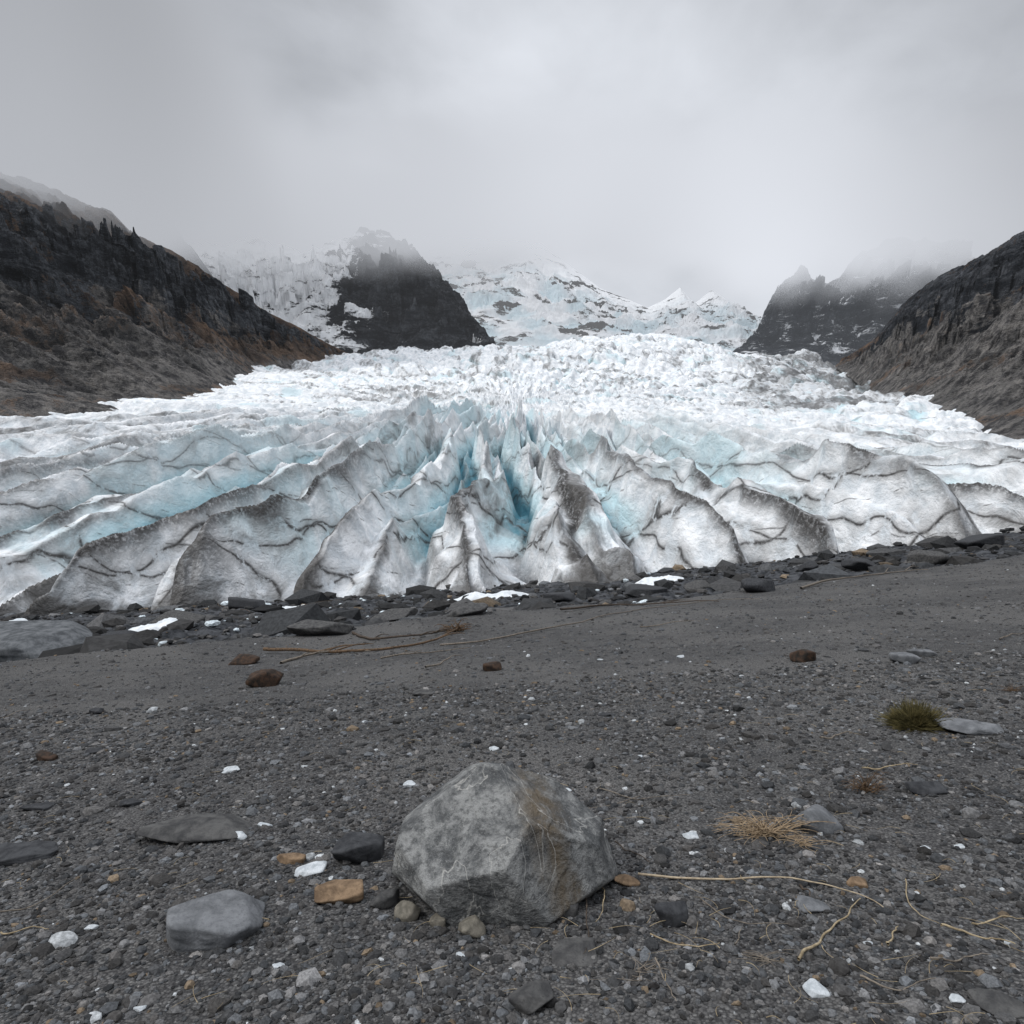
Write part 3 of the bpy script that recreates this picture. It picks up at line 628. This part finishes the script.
stick('driftwood_branch', [(440, 646), (560, 628), (640, 610), (760, 600)], .022, woodm, .04, 0)
stick('driftwood_branch', [(560, 612), (640, 606), (720, 604)], .04, darkwood, .07, 2)
stick('driftwood_branch', [(800, 590), (860, 578), (930, 572)], .05, woodm, .08, 2)
stick('driftwood_branch', [(380, 660), (470, 650)], .02, woodm, .04, 2)
paths = []; rr = []
for _ in range(330):
    y = 1.8 * (8 / 1.8) ** rng.random(); x = rng.uniform(-.2, 1.) * y * .8 if rng.random() < .75 else rng.uniform(-1, .2) * y * .8
    L = rng.uniform(.03, .16); a = rng.uniform(0, 6.28); b = rng.uniform(-.8, .8); q = np.linspace(0, 1, 7)
    px_ = x + L * np.cos(a + b * q) * q; py_ = y + L * np.sin(a + b * q) * q
    paths.append(np.stack([px_, py_, gz(px_, py_) + .018 + .015 * np.sin(q * 3.1) * rng.random()], 1)); rr.append(rng.uniform(.0008, .002))
V, Fc = tube(paths, rr, 4); make_mesh('straw_litter', V, Fc, None, straw, True)
def tuft(name, px, row, w, n, mat, hgt, flatn=.2, rad=.0016):
    c = spot(px, row); w = w / F * c.y / 2; paths = []; rr = []
    for _ in range(n):
        a = rng.uniform(0, 6.28); r0 = abs(rng.normal(0, .25)) * w; L = w * rng.uniform(.4, 1.15); el = rng.uniform(flatn * .3, flatn * 3); b = rng.uniform(-.9, .9)
        q = np.linspace(0, 1, 8); x = c.x + r0 * math.cos(a * 3) + L * q * np.cos(a + b * q); y = c.y + r0 * math.sin(a * 3) * .6 + L * q * np.sin(a + b * q) * .7
        z = gz(x, y) + .008 + hgt * el * np.sin(np.clip(q * 2.2, 0, 3)) * rng.uniform(.4, 1)
        paths.append(np.stack([x, y, z], 1)); rr.append(rad * rng.uniform(.6, 1.3))
    V, Fc = tube(paths, rr, 4); return make_mesh(name, V, Fc, None, mat, True)
dryg = wood('dry_grass', (.17, .125, .08), (.44, .33, .215))
tuft('dry_grass_clump', 762, 836, 104, 130, dryg, .09, .5, .0028); tuft('dry_grass_clump', 800, 846, 60, 40, dryg, .06, .3, .002)
tuft('dry_grass_clump', 866, 792, 46, 80, rustg, .10, .5, .0022); tuft('dry_grass_clump', 1012, 692, 26, 60, rustg, .07, .4)
tuft('dry_grass_clump', 765, 962, 70, 22, woodm, .02, .3); tuft('dry_grass_clump', 640, 975, 90, 16, woodm, .02, .3); tuft('dry_grass_clump', 455, 632, 30, 60, rustg, .3, .4, .012)
c = spot(915, 727); w = 26 / F * c.y; paths = []; rr = []
for _ in range(1500):
    a = rng.uniform(0, 6.28); e = math.asin(rng.uniform(.05, 1)); q = np.linspace(.4, 1, 4) * rng.uniform(.75, 1.35)
    jx, jy = rng.normal(0, .16, 2) * w
    x = c.x + jx + w * q * math.cos(a) * math.cos(e); y = c.y + jy + w * .8 * q * math.sin(a) * math.cos(e); z = c.z + w * .85 * q * math.sin(e) - .005
    paths.append(np.stack([x, y, z], 1)); rr.append(.003)
V, Fc = tube(paths, rr, 3)
mg = NT('moss'); mo = mg.obj(); mn = mg.noise(mo, 14, 4, .6)
make_mesh('moss_cushion', V, Fc, None, mg.done(mg.bsdf(mg.mix(mg.rng(mn, .35, .65), (.05, .046, .02), (.19, .16, .07)), .9, .1)), True)

# ---------------------------------------------------------------- light
SE, SA = math.radians(46), math.radians(252)   # elevation, compass azimuth (from +Y clockwise)
sd = Vector((math.sin(SA) * math.cos(SE), math.cos(SA) * math.cos(SE), math.sin(SE)))
L = bpy.data.lights.new('sun', 'SUN'); L.energy = 1.5; L.angle = math.radians(14); L.color = (1, .98, .95)
lo = bpy.data.objects.new('sun', L); scene.collection.objects.link(lo); lo.rotation_euler = sd.to_track_quat('Z', 'Y').to_euler()
w = bpy.data.worlds.new('World'); scene.world = w; w.use_nodes = True; nt = w.node_tree; nt.nodes.clear()
class WN(NT):
    def __init__(s, t): s.t = t; s.m = None
n = WN(nt)
sky = n.n('ShaderNodeTexSky', sky_type='NISHITA'); sky.sun_disc = False; sky.sun_elevation = SE; sky.sun_rotation = SA
bg1 = n.n('ShaderNodeBackground'); bg1.inputs[1].default_value = .1; n.l(sky.outputs[0], bg1.inputs[0])
tc = n.n('ShaderNodeTexCoord'); mp = n.n('ShaderNodeMapping'); n.l(tc.outputs['Generated'], mp.inputs[0]); mp.inputs['Scale'].default_value = (1, 1, 1.6); mp.inputs['Location'].default_value = (.35, 0, .1)
g = mp.outputs[0]
c1n = n.noise(g, 2.2, 4, .5, .3); c2n = n.noise(g, 7, 6, .55, .4)
nrm = n.n('ShaderNodeVectorMath', operation='NORMALIZE'); n.l(tc.outputs['Generated'], nrm.inputs[0])
dt = n.n('ShaderNodeVectorMath', operation='DOT_PRODUCT'); n.l(nrm.outputs[0], dt.inputs[0]); dt.inputs[1].default_value = Vector((.24, 1, .30)).normalized()
glow = n.rng(dt.outputs['Value'], .84, 1., 0, 1)
sp = n.n('ShaderNodeSeparateXYZ'); n.l(nrm.outputs[0], sp.inputs[0])
b = n.math('ADD', .54, n.math('MULTIPLY', glow, .26))
b = n.math('ADD', b, n.math('MULTIPLY', n.math('SUBTRACT', c1n, .5), .7))
b = n.math('ADD', b, n.math('MULTIPLY', n.math('SUBTRACT', c2n, .5), .25))
b = n.math('ADD', b, n.rng(sp.outputs[2], .57, 1., 0, 1.45))
b = n.math('MAXIMUM', b, .25)
cc = n.n('ShaderNodeCombineColor'); n.l(n.math('MULTIPLY', b, .95), cc.inputs[0]); n.l(n.math('MULTIPLY', b, .985), cc.inputs[1]); n.l(n.math('MULTIPLY', b, 1.05), cc.inputs[2])
bg2 = n.n('ShaderNodeBackground'); n.l(cc.outputs[0], bg2.inputs[0]); bg2.inputs[1].default_value = 1.
ms = n.n('ShaderNodeMixShader'); ms.inputs[0].default_value = .93; n.l(bg1.outputs[0], ms.inputs[1]); n.l(bg2.outputs[0], ms.inputs[2])
wo = n.n('ShaderNodeOutputWorld'); n.l(ms.outputs[0], wo.inputs[0])

cam = bpy.data.cameras.new('camera'); cam.lens = 24; cam.sensor_width = 36; cam.clip_start = .05; cam.clip_end = 8000
co = bpy.data.objects.new('camera', cam); scene.collection.objects.link(co); co.location = (0, 0, CAMH); co.rotation_euler = (math.pi / 2 - PITCH, 0, 0)
scene.camera = co
